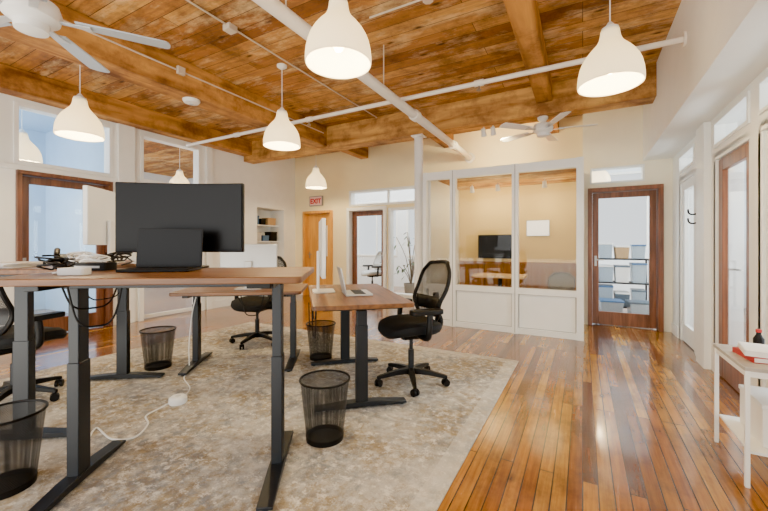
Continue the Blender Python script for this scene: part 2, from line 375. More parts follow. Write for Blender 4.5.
struct('ceiling_back_room', MB().bb(.0, 3.05, YBR+.15, 9.8, ZC, ZC+.1), 'plaster')
WR = [(2.3, 4.1, .75, 2.6), (4.9, 6.5, .75, 2.6), (7.2, 9.3, .75, 2.6)]
wall('wall_right_room', 'X', 2.9, 3.05, -.5, 9.8, 0, 4.2, WR, 'bluewhite')
struct('ceiling_meeting_room', MB().bb(-2.14, -.06, YP+.1, YB, 2.33, 2.385), 'ceiling')
# baseboards
struct('baseboard_back', MB().bb(XL, -6.13, YB-.015, YB, 0, .14).bb(-5.2, -4.82, YB-.015, YB, 0, .14).bb(-3.75, -2.26, YB-.015, YB, 0, .14), 'trim')
struct('baseboard_right', MB().bb(XR-.015, XR, 5.06, 5.29, 0, .14).bb(XR-.015, XR, 6.18, YBR, 0, .14).bb(XR-.015, XR, 3.68, 3.74, 0, .14).bb(XR-.015, XR, -.5, 2.55, 0, .14), 'trim')
struct('baseboard_left', MB().bb(XL, XL+.015, -2.5, 1.76, 0, .14).bb(XL, XL+.015, 4.63, YB, 0, .14), 'trim')
# beams
n = 1
for x, w, z0, y1 in ((-.46, .2, 3.2, YP+.02), (-4.33, .32, 3.08, YP+.02), (-6.27, .24, 3.15, YP+.02)):
    struct('trim_%d' % n, MB().bb(x-w/2, x+w/2, -2.5, y1, z0, ZC), 'beam', .012); n += 1
struct('trim_%d' % n, MB().bb(XL, XS, YP, YP+.27, 3.04, ZC), 'girder', .01); n += 1
for x in (-2.35, -4.33, -.46):
    struct('trim_%d' % n, MB().bb(x-.1, x+.1, YP+.27, YB, 3.2, ZC), 'beam', .008); n += 1
# wide pilasters on the left wall
for y0, y1 in ((2.98, 3.22), (4.5, 4.62)):
    struct('trim_%d' % n, MB().bb(XL, XL+.05, y0, y1, 0, 3.15), 'trim', .004); n += 1
struct('trim_%d' % n, MB().bb(XL, XL+.04, 1.6, 2.97, 2.22, 2.28).bb(XL, XL+.04, 3.23, 4.49, 2.22, 2.28), 'trim', .004); n += 1
struct('trim_%d' % n, MB().bb(XR-.06, XR, 4.76, 5.05, .0, 2.49), 'trim', .004); n += 1
# conference room wainscot
wm = MB()
for k in range(17): wm.bb(-2.12+.12*k+.003, -2.12+.12*(k+1)-.003, YB-.03, YB, 0, .9)
struct('trim_%d' % n, wm.bb(-2.12, -.08, YB-.05, YB, .9, .94), 'wainscot'); n += 1

# ------------------------------------------------------------------ doors and windows
def door(num, loc, rz, w, h, fmat, lmat, pane=True, midrail=None, handle=1, fw=.075, sw=.11, slot=False, br=.22):
    r = struct_empty('door_%d' % num, loc, rz)
    f = MB()
    for s in (-1, 1): f.box((s*(w/2-.0+fw/2-.03), -.03, (h-.03)/2), (fw, .2, h-.03))
    f.box((0, -.03, h+fw/2-.03), (w+2*fw-.06, .2, fw)); f.build('door_frame', fmat, r, .005)
    W, Hh = w-.07, h-.045; l = MB(); y = .03
    if pane:
        for s in (-1, 1): l.box((s*(W/2-sw/2), y, Hh/2+.01), (sw, .045, Hh))
        l.box((0, y, Hh-sw/2+.01), (W-2*sw, .045, sw)); l.box((0, y, br/2+.01), (W-2*sw, .045, br))
        if midrail: l.box((0, y, midrail), (W-2*sw, .045, .1))
        l.build('door_leaf', lmat, r, .004)
        MB().box((0, y, (Hh-sw+br+.01)/2+.01), (W-2*sw, .008, Hh-sw-br)).build('pane', 'glass', r, smooth=False)
    else:
        l.box((0, y, Hh/2+.01), (W, .045, Hh)); l.build('door_leaf', lmat, r, .004)
        if slot: MB().box((.17, y-.022, 1.35), (.11, .01, .75)).build('vision_panel', 'paper', r, .002)
    hb = MB(); hx = handle*(W/2-sw*.5)
    hb.box((hx, y-.03, 1.0), (.035, .012, .16)); hb.cyl((hx, y-.03, 1.02), (hx, y-.08, 1.02), .009); hb.box((hx-handle*.05, y-.085, 1.02), (.12, .015, .018))
    hb.build('door_handle', 'brass', r, .003); return r
def window(num, loc, rz, w, h, fmat='trim', fw=.05, mull=()):
    r = struct_empty('window_%d' % num, loc, rz); f = MB()
    for s in (-1, 1): f.box((s*(w/2-fw/2), 0, h/2), (fw, .17, h))
    f.box((0, 0, fw/2), (w-2*fw, .17, fw)); f.box((0, 0, h-fw/2), (w-2*fw, .17, fw))
    for mx in mull: f.box((mx, 0, h/2), (.04, .08, h-2*fw))
    f.build('window_frame', fmat, r, .004)
    MB().box((0, 0, h/2), (w-2*fw, .008, h-2*fw)).build('pane', 'glass', r, smooth=False); return r
door(1, (XL-.07, 2.36, 0), PI/2, 1.04, 2.2, 'door_wood', 'door_wood', handle=-1, fw=.05, sw=.1)
window(1, (XL-.07, 2.36, 2.3), PI/2, 1.12, .8)
door(2, (XL-.07, 3.86, 0), PI/2, 1.08, 2.2, 'trim', 'trim', handle=1, sw=.06, br=.06)
window(2, (XL-.07, 3.86, 2.3), PI/2, 1.08, .8)
door(3, (-5.665, YB+.07, 0), 0, .83, 2.05, 'door_gold', 'door_gold', pane=False, handle=-1, fw=.06, slot=True)
door(4, (-4.275, YB+.07, 0), 0, .95, 2.06, 'trim', 'door_wood')
window(3, (-3.335, YB+.07, .15), 0, .77, 1.91)
window(4, (-3.85, YB+.07, 2.13), 0, 1.80, .37, mull=(.1,))
door(5, (.545, YBR+.07, 0), 0, .89, 2.10, 'door_brown', 'door_brown', handle=-1, fw=.06, sw=.085, br=.2)
window(5, (.45, YBR+.07, 2.2), 0, .70, .25, fw=.025)
door(6, (XR+.07, 5.735, 0), PI/2, .73, 2.1, 'trim', 'trim', handle=-1)
window(6, (XR+.07, 5.735, 2.19), PI/2, .73, .23, fw=.03)
door(7, (XR+.07, 4.225, 0), PI/2, .85, 2.1, 'trim', 'door_brown', handle=1)
window(7, (XR+.07, 4.225, 2.19), PI/2, .85, .25, fw=.03)
door(8, (XR+.07, 3.11, 0), PI/2, 1.02, 2.1, 'trim', 'trim', handle=1)
window(8, (XR+.07, 3.11, 2.19), PI/2, 1.02, .25, fw=.03)
for k, (y0, y1, z0, z1) in enumerate(WR): window(9+k, (2.97, (y0+y1)/2, z0), PI/2, y1-y0, z1-z0, mull=(0,))
for k, (x0, x1, z0, z1) in enumerate((BW, (-6.4, -4.9, .9, 2.6), (-4.6, -2.7, .9, 2.6))): window(12+k, ((x0+x1)/2, 9.87, z0), 0, x1-x0, z1-z0, mull=(0,))

# ------------------------------------------------------------------ glazed meeting-room partition
gp = thing('glass_partition', 'white framed glass partition of the meeting room, three tall panes over solid panels', 'partition', (-1.1, YP, 0))
xs = [-1.11, -.65, .26, 1.07]
f = MB()
for i, x in enumerate(xs): f.box((x, .03, 1.2), (.085 if i else .06, .1, 2.4))
f.box((-.02, .032, 2.335), (2.2, .09, .12)); f.box((-.02, .032, .042), (2.2, .08, .08)); f.box((-.02, .032, .6), (2.2, .09, .08))
f.build('frame', 'trim', gp)
for a, b in zip(xs, xs[1:]):
    p = MB(); p.box(((a+b)/2, .045, .32), (b-a-.1, .04, .48)).build('lower_panel', 'trim', gp, .006)
    g = MB().box(((a+b)/2, .03, 1.46), (b-a-.08, .008, 1.66)).build('pane', 'glass', gp, smooth=False)
s_ = MB()
for i, x in enumerate(xs[1:-1]): s_.bb(x-.005, x+.005, -.0225, -.019, .01, 2.39)
for a, b in zip(xs, xs[1:]):
    for x in (a+.05, b-.05): s_.bb(x-.004, x+.004, .022, .026, .085, .555)
    for z in (.085, .555): s_.bb(a+.05, b-.05, .022, .026, z-.004, z+.004)
s_.build('panel_seam', 'seam', gp)
MB().bb(1.045, 1.11, .09, 1.14, 0, 2.39).build('side_wall', 'trim', gp)
MB().bb(-1.13, -1.05, .09, 1.59, 0, 2.39).build('side_wall', 'trim', gp)

# ------------------------------------------------------------------ column and pipes
c = thing('support_column', 'round white steel column standing at the left end of the glass partition', 'column', (-2.36, YP+.10, 0))
MB().cyl((0, 0, .02), (0, 0, 3.02), .072, n=32).build('shaft', 'white', c)
MB().bb(-.1, .1, -.1, .1, 3.02, 3.04).build('cap_plate', 'white', c, .004)
MB().bb(-.11, .11, -.11, .11, 0, .02).build('base_plate', 'white', c, .004)
p = thing('ceiling_pipe', 'thick white pipe running away from the viewer under the plank ceiling', 'pipe', (-1.92, 0, 2.94))
MB().cyl((0, -2.4, 0), (0, YB, 0), .055, n=24).build('pipe_run', 'pipe', p)
for y in (1.15, 2.75, 4.35, 5.95): MB().cyl((0, y-.05, 0), (0, y+.05, 0), .072, n=24).build('coupling', 'pipe', p)
MB().cyl((0, YB-.03, 0), (0, YB-.002, 0), .1, n=24).build('wall_flange', 'pipe', p)
for y in (2.0, 3.5): MB().cyl((0, y, .05), (0, y, ZC-2.94), .006).build('hanger_rod', 'conduit', p)
p = thing('sprinkler_pipe', 'thin white sprinkler pipe crossing the ceiling from left wall to right soffit', 'pipe', (0, 4.0, 3.03))
MB().cyl((-6.2, 0, 0), (XS, 0, 0), .026, n=16).build('pipe_run', 'pipe', p)
for x in (-4.9, -3.4, -1.0, .1): MB().cyl((x-.05, 0, 0), (x+.05, 0, 0), .036, n=16).build('coupling', 'pipe', p)
for x in (-3.4, -1.0): MB().cyl((x, 0, -.03), (x, 0, -.075), .012).cyl((x, 0, -.075), (x, 0, -.08), .028).build('sprinkler_head', 'brass', p)
MB().cyl((XS-.02, 0, 0), (XS-.001, 0, 0), .06).build('wall_flange', 'pipe', p)
p = thing('conduit', 'thin electrical conduit along the ceiling boards left of the thick pipe', 'conduit', (-3.1, 0, ZC-.013))
MB().cyl((0, -2.3, 0), (0, YP, 0), .009, n=12).build('pipe_run', 'conduit', p)
MB().box((0, 2.45, -.018), (.1, .1, .06)).build('junction_box', 'conduit', p, .005)
p = thing('conduit', 'thin conduit crossing the boards between the thick pipe and right hand beam', 'conduit', (-1.2, 3.0, ZC-.011))
MB().cyl((-.6, 0, 0), (.6, 0, 0), .009, n=12).build('pipe_run', 'conduit', p)
MB().lathe([(.05, .01), (.05, -.03), (.045, -.035)], 8, True, True).build('junction_box', 'conduit', p)
p = thing('conduit', 'thin conduit running along the left beam past the smoke detector', 'conduit', (-4.162, 2.4, 3.3))
MB().cyl((0, -3, 0), (0, 2.9, 0), .009, n=12).build('pipe_run', 'conduit', p)
MB().box((.012, .2, 0), (.04, .09, .09)).build('junction_box', 'conduit', p, .005)
def detector(loc, label, r=.075):
    t = thing('smoke_detector', label, 'smoke detector', loc)
    MB().lathe([(r, 0), (r, -.018), (r*.85, -.04), (r*.5, -.05)], 28, True, True).build('housing', 'wht_pl', t)
    MB().lathe([(r*.25, -.05), (r*.22, -.06)], 16, True, True).build('sensor_cap', 'silver', t)
detector(Vector((-4.33, 2.85, 3.08)), 'white round smoke detector under the beam above the left pendant lamps', .1)

# ------------------------------------------------------------------ pendant lamps
ZP = 2.46
def make_pendant(loc, label, zr=ZP):
    t = thing('pendant_lamp', label, 'pendant lamp', (loc[0], loc[1], zr), 0, 'white bell pendant lamps')
    prof = [(.215, 0), (.218, .015), (.217, .05), (.212, .095), (.202, .14), (.186, .182), (.163, .222), (.135, .258), (.107, .288), (.085, .315), (.071, .345), (.064, .378), (.06, .41)]
    MB().lathe(prof, 40).build('lamp_shade', 'shade', t, solid=.006)
    MB().lathe([(.062, .405), (.058, .43), (.035, .445), (.014, .475)], 24, True, True).build('socket_cap', 'white', t)
    MB().cyl((0, 0, .47), (0, 0, ZC-zr-.03), .0045, n=8).build('cord', 'white', t)
    MB().lathe([(.062, ZC-zr), (.06, ZC-zr-.02), (.03, ZC-zr-.04)], 24, True, True).build('ceiling_canopy', 'white', t)
    MB().lathe([(.015, .22), (.03, .19), (.045, .15), (.04, .11), (.02, .09)], 20, True, True).build('bulb', 'bulb', t)
    return t
PEND = [(pd(338.5, 2.43), 'white bell pendant nearest the viewer, at the top beside the thick pipe'),
        (pd(610, 2.75), 'white bell pendant hanging at the right near the soffit'),
        (pd(80, 4.05), 'white bell pendant hanging beneath the large ceiling fan at left'),
        (pd(282, 4.45), 'white bell pendant with round canopy, left of the thick pipe above the desks'),
        (pd(316, 7.7), 'white bell pendant in the main room near the exit sign'),
        (Vector((-7.8, 4.86, 0)), 'bell pendant seen through the high interior window of the left wall'),
        (Vector((-7.15, 2.1, 0)), 'bell pendant seen through the window above the left wooden door'),
        (Vector((.27, 8.46, 0)), 'bell pendant seen through the transom over the far right door')]
p0 = None
for P, lb in PEND:
    p0 = make_pendant(P, lb) if p0 is None else dup(p0, (P.x, P.y, ZP), 0, lb, 'white bell pendant lamps')
    L = bpy.data.lights.new('pendant_light', 'POINT'); L.energy = 64; L.color = (1, .78, .42); L.shadow_soft_size = .06
    lo = bpy.data.objects.new('pendant_light', L); COL.objects.link(lo); lo.location = (P.x, P.y, ZP+.08)

# ------------------------------------------------------------------ ceiling fans
def make_fan(loc, ztop, r, rot, label, bm='white'):
    t = thing('ceiling_fan', label, 'ceiling fan', loc, rot, 'five-blade ceiling fans'); zt = ztop-loc[2]
    MB().lathe([(.07, zt), (.068, zt-.03), (.03, zt-.07)], 24, True, True).build('ceiling_canopy', 'white', t)
    MB().cyl((0, 0, .06), (0, 0, zt-.02), .013).build('downrod', 'white', t)
    MB().lathe([(.05, .1), (.12, .075), (.135, .03), (.125, -.015), (.08, -.045), (.075, -.085), (.03, -.1)], 32, True, True).build('motor_housing', 'white', t)
    for k in range(5):
        R = Matrix.Rotation(2*PI*k/5, 4, 'Z')
        pts = [(.2, -.052), (.5*r+.1, -.066), (r-.03, -.07)]+[(r-.03+.03*math.cos(a), .07*math.sin(a)) for a in [-PI/2+PI*i/8 for i in range(1, 8)]]+[(r-.03, .07), (.5*r+.1, .066), (.2, .052)]
        b = MB().prism(pts, -.004, .004); b.xf(R @ Matrix.Translation((0, 0, .005)) @ Matrix.Rotation(math.radians(9), 4, 'X')); bo = b.build('blade', bm, t)
        a = MB().prism([(.09, -.018), (.19, -.02), (.27, -.038), (.27, .038), (.19, .02), (.09, .018)], -.012, -.005); a.xf(R @ Matrix.Translation((0, 0, .005)) @ Matrix.Rotation(math.radians(9), 4, 'X')); a.build('blade_bracket', 'silver', bo)
P = cw(-2.0, 2.06); make_fan((P.x, P.y, 2.55), ZC, .68, math.radians(57), 'large ceiling fan with cool grey blades at top left above the desks', 'fanblade')
make_fan((-.49, YP+.13, 2.86), 3.04, .68, math.radians(10), 'white ceiling fan hung from the girder above the glass partition')

# ------------------------------------------------------------------ rug
RZ = .012
rg = MB().bb(-4.7, -.6, .3, 4.1, 0, RZ).build('area_rug', 'rug', None, .004); tag(rg, 'large faded beige, grey and gold distressed rug under the desks', 'rug')

# ------------------------------------------------------------------ desks
def make_desk(cxy, rz, H, L, D, sp, label):
    P = cw(*cxy); t = thing('standing_desk', label, 'desk', (P.x, P.y, RZ), rz, 'sit-stand desks'); H -= RZ
    top = MB().prism(rrect(L, D, .03), H-.032, H).build('tabletop', 'desk', t, .004)
    for s in (-1, 1):
        x = s*sp/2
        lg = MB().box((x, 0, (H-.07)/2+.1), (.05, .08, H-.27)).box((x, 0, .33), (.058, .092, .6)).build('leg', 'steel', t, .004)
        ft = [(-.35, .012), (-.35, .028), (-.1, .05), (.1, .05), (.35, .028), (.35, .012)]
        fm = MB().loft([[(x-.038, a, b) for a, b in ft], [(x+.038, a, b) for a, b in ft]])
        for a in (-.32, .32): fm.cyl((x, a, 0), (x, a, .014), .022, n=12)
        fm.build('foot', 'steel', lg, .003)
        MB().box((x, 0, H-.048), (.06, D-.16, .03)).build('side_bracket', 'steel', t, .003)
    for y in (-.09, .09): MB().box((0, y, H-.053), (sp, .035, .04)).build('crossbar', 'steel', t, .003)
    MB().box((L/2-.2, -D/2+.06, H-.045), (.11, .03, .025)).build('height_control', 'black', t, .003)
    return t
U = math.radians(28.7+6.3)
HA, HCD, HD = 1.105, .82, .80
make_desk((-1.097, 1.964), U, HA, 1.36, .75, 1.02, 'raised brown standing desk nearest the viewer carrying the big dark monitor')
make_desk((-2.36, 2.845), U+PI/2, HA, 1.4, .75, 1.05, 'raised standing desk at far left carrying the pale monitor')
make_desk((-1.455, 3.82), U, HD, 1.22, .72, .98, 'lower brown desk behind the big monitor, in front of the far chair')
make_desk((-.29, 3.29), math.radians(28.7+13)+PI/2, HCD, 1.4, .75, 1.05, 'brown desk at right end of the group with chair pulled up to it')

# ------------------------------------------------------------------ chairs
def make_chair(loc, rz, label, cat='chair', fab='blackfab', group='black mesh task chairs', bkm='meshback', pl='black'):
    t = thing('office_chair', label, cat, loc, rz, group)
    b = MB(); b.cyl((0, 0, .075), (0, 0, .135), .04)
    for k in range(5):
        a = 2*PI*k/5+.3; R = Matrix.Rotation(a, 4, 'Z')
        lp = [[(x, y*w, z0+zz*h) for y, zz in ((-1, 0), (1, 0), (.8, 1), (-.8, 1))] for x, w, z0, h in ((.02, .028, .085, .05), (.15, .026, .085, .04), (.3, .018, .068, .028), (.325, .014, .066, .022))]
        q = MB(); q.loft(lp); q.xf(R); me = bpy.data.meshes.new('tmp'); q.bm.to_mesh(me); q.bm.free(); b.bm.from_mesh(me); bpy.data.meshes.remove(me)
    b.build('star_base', 'black', t, .003)
    for k in range(5):
        a = 2*PI*k/5+.3; x, y = .31*math.cos(a), .31*math.sin(a); q = a+.7; dx, dy = -math.sin(q), math.cos(q); m = MB()
        for s in (-1, 1): m.cyl((x+s*dx*.008, y+s*dy*.008, .03), (x+s*dx*.026, y+s*dy*.026, .03), .03, n=18)
        m.cyl((x, y, .03), (x, y, .07), .008).box((x, y, .052), (.03, .03, .02), q); m.build('caster', 'black', t)
    MB().cyl((0, 0, .13), (0, 0, .3), .027).cyl((0, 0, .3), (0, 0, .43), .017).build('gas_lift', 'steel', t)
    MB().box((0, -.02, .435), (.18, .26, .06)).cyl((.08, .02, .435), (.24, .02, .43), .007).build('tilt_mechanism', 'black', t, .008)
    def se(w, h, z, e=3.2, n=36):
        o = []
        for i in range(n):
            a = 2*PI*i/n; ca, sa = math.cos(a), math.sin(a)
            x = w*math.copysign(abs(ca)**(2/e), ca); y = h*math.copysign(abs(sa)**(2/e), sa)
            o.append((x, y+.02, z-(.04*max(0, y/.25)**3)+.012*(abs(x)/.25)**2))
        return o
    MB().loft([se(.20, .20, .46), se(.25, .245, .473), se(.268, .262, .505), se(.262, .256, .54), se(.22, .22, .562), se(.1, .1, .56)]).build('seat_cushion', fab, t)
    def bp(s, h):                                     # back surface: s in -1..1, h in 0..1
        w = .205+.075*math.sin(min(1, h*1.25)*PI*.62)-.035*h**3
        if h > .72: w *= 1-.32*((h-.72)/.28)**2.2
        if h < .15: w *= 1-.18*((.15-h)/.15)**2
        y = -.24-.03*h-.075*h*h+.04*math.exp(-((h-.28)/.2)**2)+.065*s*s
        return Vector((s*w, y, .59+.49*h-.012*s*s*(h > .9)))
    out = [bp(-1+2*i/8, 0) for i in range(9)]+[bp(1, i/12) for i in range(1, 12)]+[bp(1-2*i/8, 1) for i in range(9)]+[bp(-1, 1-i/12) for i in range(1, 12)]
    bk = MB().tube(out, .018, 8, closed=True, smooth=2).build('backrest_frame', pl, t)
    rows = [[bp(-1+2*i/14, h/20) for i in range(15)] for h in range(21)]
    MB().loft(rows, closed=False).build('backrest_mesh', bkm, t)
    MB().loft([[bp(-.85+1.7*i/10, h)+Vector((0, .012, 0)) for i in range(11)] for h in (.12, .2, .28, .36)], closed=False).build('lumbar_pad', pl, t, solid=.012)
    MB().tube([(0, -.1, .44), (0, -.24, .44), (0, -.3, .52), bp(0, .1)-Vector((0, .03, 0)), bp(0, .35)-Vector((0, .03, 0)), bp(0, .42)-Vector((0, .01, 0))], .028, 10, smooth=5).build('back_support', 'black', t)
    for s in (-1, 1):
        ar = MB().tube([(s*.12, -.02, .45), (s*.28, -.02, .46), (s*.315, -.02, .54), (s*.31, -.03, .67)], .026, 10, smooth=5).build('armrest_post', 'black', t)
        MB().prism([(x+s*.305, y-.0) for x, y in rrect(.11, .29, .04)], .665, .705).build('armrest_pad', 'black', ar, .008)
    return t
def at(c, z=RZ): P = cw(*c); return (P.x, P.y, z)
make_chair(at((.245, 3.28)), U+PI/2+math.radians(14), 'black mesh office chair pulled up at the right side of the right hand desk')
make_chair(at((-1.606, 4.6)), U+PI-.35, 'black office chair behind the middle lower desk, facing the viewer')
make_chair(at((-2.93, 2.88)), U-math.radians(22), 'black office chair at the left edge, its back showing below the raised desk')
mc = make_chair((-.34, 6.62, 0), PI*.95, 'grey upholstered chair inside the glazed meeting room', fab='greyfab', group=None, bkm='greyfab', pl='greyfab'); mc.scale = (.72, .72, .72)
make_chair((-4.9, 8.3, 0), PI*.8, 'pale grey chair seen through the back centre glass door', fab='palefab', group=None, bkm='palefab', pl='palefab')

# ------------------------------------------------------------------ waste bins
def make_bin(loc, label):
    t = thing('waste_bin', label, 'waste bin', loc, 0, 'black wire mesh waste bins')
    MB().lathe([(.115, .012), (.118, .03), (.155, .375)], 40).build('mesh_body', 'wire', t)
    MB().tube([(.157*math.cos(2*PI*i/32), .157*math.sin(2*PI*i/32), .38) for i in range(32)], .007, 8, True).build('rim', 'black', t)
    MB().lathe([(.118, 0), (.12, .03), (.112, .032), (.11, .006)], 36, True, True).build('base_ring', 'black', t)
    return t
GB = 'black wire mesh waste bins'
bn = make_bin(at((-.379, 2.33)), 'black wire mesh waste bin in front of the right hand desk')
dup(bn, at((-.69, 3.97)), .6, 'black mesh waste bin under the desk beyond, second nearest the chair', GB)
dup(bn, at((-2.289, 3.68)), 1.1, 'black mesh waste bin behind the raised desk, below the laptop', GB)
dup(bn, at((-1.93, 1.85)), 1.9, 'black mesh waste bin at the left edge, beside the nearest desk leg', GB)

# ------------------------------------------------------------------ screens
def slab_arc(w, h, th, R, z0, y0, n=14):
    mb = MB(); lps = []
    for i in range(n+1):
        x = -w/2+w*i/n; y = y0-(x*x/(2*R) if R else 0)
        lps.append([(x, y, z0), (x, y+th, z0), (x, y+th, z0+h), (x, y, z0+h)])
    return mb.loft(lps)
def monitor(loc, rz, w, h, zb, label, body='black', R=None, base=.2):
    t = thing('monitor', label, 'monitor', loc, rz)
    MB().prism(rrect(base*1.3, base, .03), 0, .012).build('stand_base', body, t, .003)
    MB().box((0, .05, (zb+h*.45)/2), (.07, .022, zb+h*.45)).build('stand_neck', body, t, .004)
    hs = slab_arc(w, h, .035, R, zb, -.004).build('housing', body, t, .006)
    slab_arc(w-.02, h-.03, .004, R, zb+.018, -.0085).build('display', 'screen', t)
    return t
monitor(at((-1.258, 2.27), HA), U-.04, .76, .43, .10, 'large curved dark monitor on the nearest raised desk', 'black', 2.0)
monitor(at((-2.25, 2.92), HA), U-PI/2+.05, .52, .44, .145, 'pale monitor seen from behind, left of the large dark monitor', 'wht_pl')
monitor(at((-1.38, 3.72), HD), U+PI, .56, .32, .14, 'silver monitor seen from behind on the lower middle desk', 'silver')
monitor(at((-.56, 3.36), HCD), math.radians(28.7+13)+PI/2, .52, .52, .14, 'white monitor seen edge-on in front of the golden door', 'wht_pl')
def laptop(loc, rz, w, dp, lean, body, label):
    t = thing('laptop', label, 'laptop', loc, rz)
    MB().prism(rrect(w, dp, .012), .002, .016).build('keyboard_base', body, t, .002)
    MB().box((0, -.01, .017), (w-.05, dp*.42, .003)).build('keys', 'black', t)
    X = Matrix.Translation((0, dp/2-.005, .016)) @ Matrix.Rotation(-lean, 4, 'X')
    ld = MB(); ld.prism(rrect(w, .225, .012), -.004, .004); ld.xf(X @ Matrix.Translation((0, 0, .113)) @ Matrix.Rotation(PI/2, 4, 'X')); lo = ld.build('lid', body, t, .0015)
    MB().box((0, -.0048, .115), (w-.016, .0015, .202), X=X).build('display', 'screen', lo)
    return t
laptop(at((-1.24, 2.02), HA), U+.02, .36, .21, math.radians(6), 'black', 'open black laptop in front of the large dark monitor')
laptop(at((-.24, 3.2), HCD), math.radians(28.7+13)+PI/2, .33, .23, math.radians(12), 'silver', 'open silver laptop seen from the side on the right hand desk')

# desk-top small things on the raised desks
def small(name, label, cat, c, z, rz=0): return thing(name, label, cat, at(c, z), rz)
t = small('docking_station', 'black docking box lying at the left end of the nearest desk', 'dock', (-1.66, 2.08), HA, .5)
MB().prism(rrect(.2, .1, .015), 0, .045).build('case', 'black', t, .003); MB().box((.0, -.051, .022), (.14, .004, .012)).build('port_strip', 'silver', t)
t = small('power_adapter', 'white power adapter beside the black docking box', 'adapter', (-1.50, 1.76), HA, U+PI)
MB().prism(rrect(.12, .07, .015), 0, .035).build('brick', 'wht_pl', t, .004); MB().tube([(.06, 0, .018), (.08, .02, .01), (.1, -.02, .008), (.07, -.06, .008)], .004, 6, smooth=5).build('cord', 'wht_pl', t)
for c, rz, lb in (((-2.1, 2.42), .3, 'black power adapter brick right of the white paper stack'), ((-2.16, 3.3), 1.2, 'black power adapter brick beyond the pale monitor')):
    t = small('power_adapter', lb, 'adapter', c, HA, rz)
    MB().prism(rrect(.15, .075, .012), 0, .04).build('brick', 'black', t, .004); MB().tube([(.075, 0, .02), (.1, .03, .012), (.12, -.01, .008), (.11, -.06, .008)], .005, 6, smooth=5).build('cord', 'black', t)
for c, rz, nn, lb in (((-2.44, 2.40), U, 6, 'stack of white papers at the far left desk edge'), ((-1.88, 2.86), U+.5, 9, 'thicker stack of white papers before the pale monitor')):
    t = small('paper_stack', lb, 'papers', c, HA, rz); m = MB()
    for k in range(nn): m.box((random.uniform(-.012, .012), random.uniform(-.012, .012), .003+.005*k), (.21, .297, .0045) if nn == 6 else (.15, .21, .0045), random.uniform(-.2, .2))
    m.build('sheets', 'paper', t)
t = small('docking_station', 'low grey docking box in front of the desk telephone', 'dock', (-2.30, 2.70), HA, U+.2)
MB().prism(rrect(.16, .1, .02), 0, .055).build('case', 'steel', t, .004); MB().box((.0, -.0505, .028), (.11, .003, .014)).build('port_strip', 'silver', t)
TANG = (((-1.90, 2.56), 'black', 'loose black cable coiled on the raised left desk', .07, .05), ((-1.84, 2.27), 'wht_pl', 'loose white cable lying beside the dock and large monitor', .055, .045), ((-1.98, 3.14), 'black', 'tangled black cable beyond the thicker paper stack', .08, .05),
        ((-2.16, 2.59), 'wht_pl', 'tangled white cable below the pale monitor', .035, .05), ((-1.70, 1.88), 'black', 'heaped black cable at the near left corner of the nearest desk', .045, .04))
for k, (c, col, nm, r0, zz) in enumerate(TANG):
    m = MB(); pts = []
    for i in range(75):
        a = i*.47+.5*math.sin(i*.9+k); r = r0+.03*math.sin(i*.37+k)+.012*math.sin(i*1.3); pts.append((r*1.3*math.cos(a), r*math.sin(a), .006+i*.0006+zz*abs(math.sin(i*.31+k))))
    o = m.tube(pts, .005, 6, smooth=2).build('cable', col, None); o.location = at(c, HA); tag(o, nm, 'cable')
t = small('desk_telephone', 'black desk telephone near the left desk edge', 'telephone', (-2.5, 2.88), HA, U+.6)
MB().loft([[(-.09, -.1, 0), (.09, -.1, 0), (.09, .1, 0), (-.09, .1, 0)], [(-.09, -.1, .02), (.09, -.1, .02), (.09, .1, .075), (-.09, .1, .075)]]).build('body', 'black', t, .005)
MB().tube([(-.07, -.08, .06), (-.07, -.05, .075), (-.07, .05, .1), (-.07, .08, .105)], .02, 10, smooth=4).build('handset', 'black', t)

# ------------------------------------------------------------------ cables and power puck
def cable(pts, r, m, label):
    o = MB().tube(pts, r, 8, smooth=8).build('cable', m, None); return tag(o, label, 'cable')
g = lambda px, py, z=RZ+.006: fl(px, py, z)
cable([g(90, 436), g(97, 428), g(112, 439), g(135, 437), g(148, 424), g(146, 416), g(160, 408), g(170, 403)], .006, 'wht_pl', 'white power cord snaking over the rug left of the power block')
cable([g(184, 396), g(190, 388), g(184, 378), g(189, 370), pd(189, 3.64, .25), pd(192, 3.68, .55), pd(196, 3.7, .72)], .005, 'wht_pl', 'white cord rising from the rug to the lower middle desk')
t = thing('power_block', 'white round power block lying on the rug between the desks', 'power block', g(178, 403, RZ))
MB().lathe([(.06, 0), (.066, .01), (.064, .045), (.05, .056)], 28, True, True).build('case', 'wht_pl', t); MB().cyl((0, 0, .055), (0, 0, .058), .02).build('socket', 'silver', t)
def hang(c0, c1, z0, z1, sag, label, m='black'):
    a, b = cw(*c0, z0), cw(*c1, z1); pts = []
    for i in range(9):
        s = i/8; p = a.lerp(b, s); p.z -= sag*(1-(2*s-1)**4); pts.append(p)
    cable(pts, .0048, m, label)
hang((-.63, 3.04), (-.57, 2.92), .77, .77, .2, 'black cable drooping under the right hand desk, middle loop of the bundle')
hang((-.60, 3.02), (-.53, 2.84), .77, .77, .27, 'longest black cable drooping under the right hand desk')
hang((-.585, 2.98), (-.545, 2.9), .77, .77, .12, 'shortest black cable drooping under the right hand desk')
hang((-1.6, 1.8), (-1.46, 2.0), 1.05, 1.05, .13, 'black cable drooping under the left end of the nearest desk')
hang((-1.50, 1.72), (-1.34, 1.86), 1.05, 1.05, .2, 'longer black cable drooping right of the nearest desk left leg')
hang((-2.1, 2.5), (-2.05, 2.9), 1.05, 1.05, .2, 'black cable drooping under the raised left desk')
hang((-1.5, 3.7), (-1.15, 3.72), .75, .75, .13, 'black cable loop drooping under the lower middle desk')
hang((-1.42, 3.6), (-1.2, 3.62), .75, .75, .2, 'deeper black cable loop drooping under the lower middle desk')

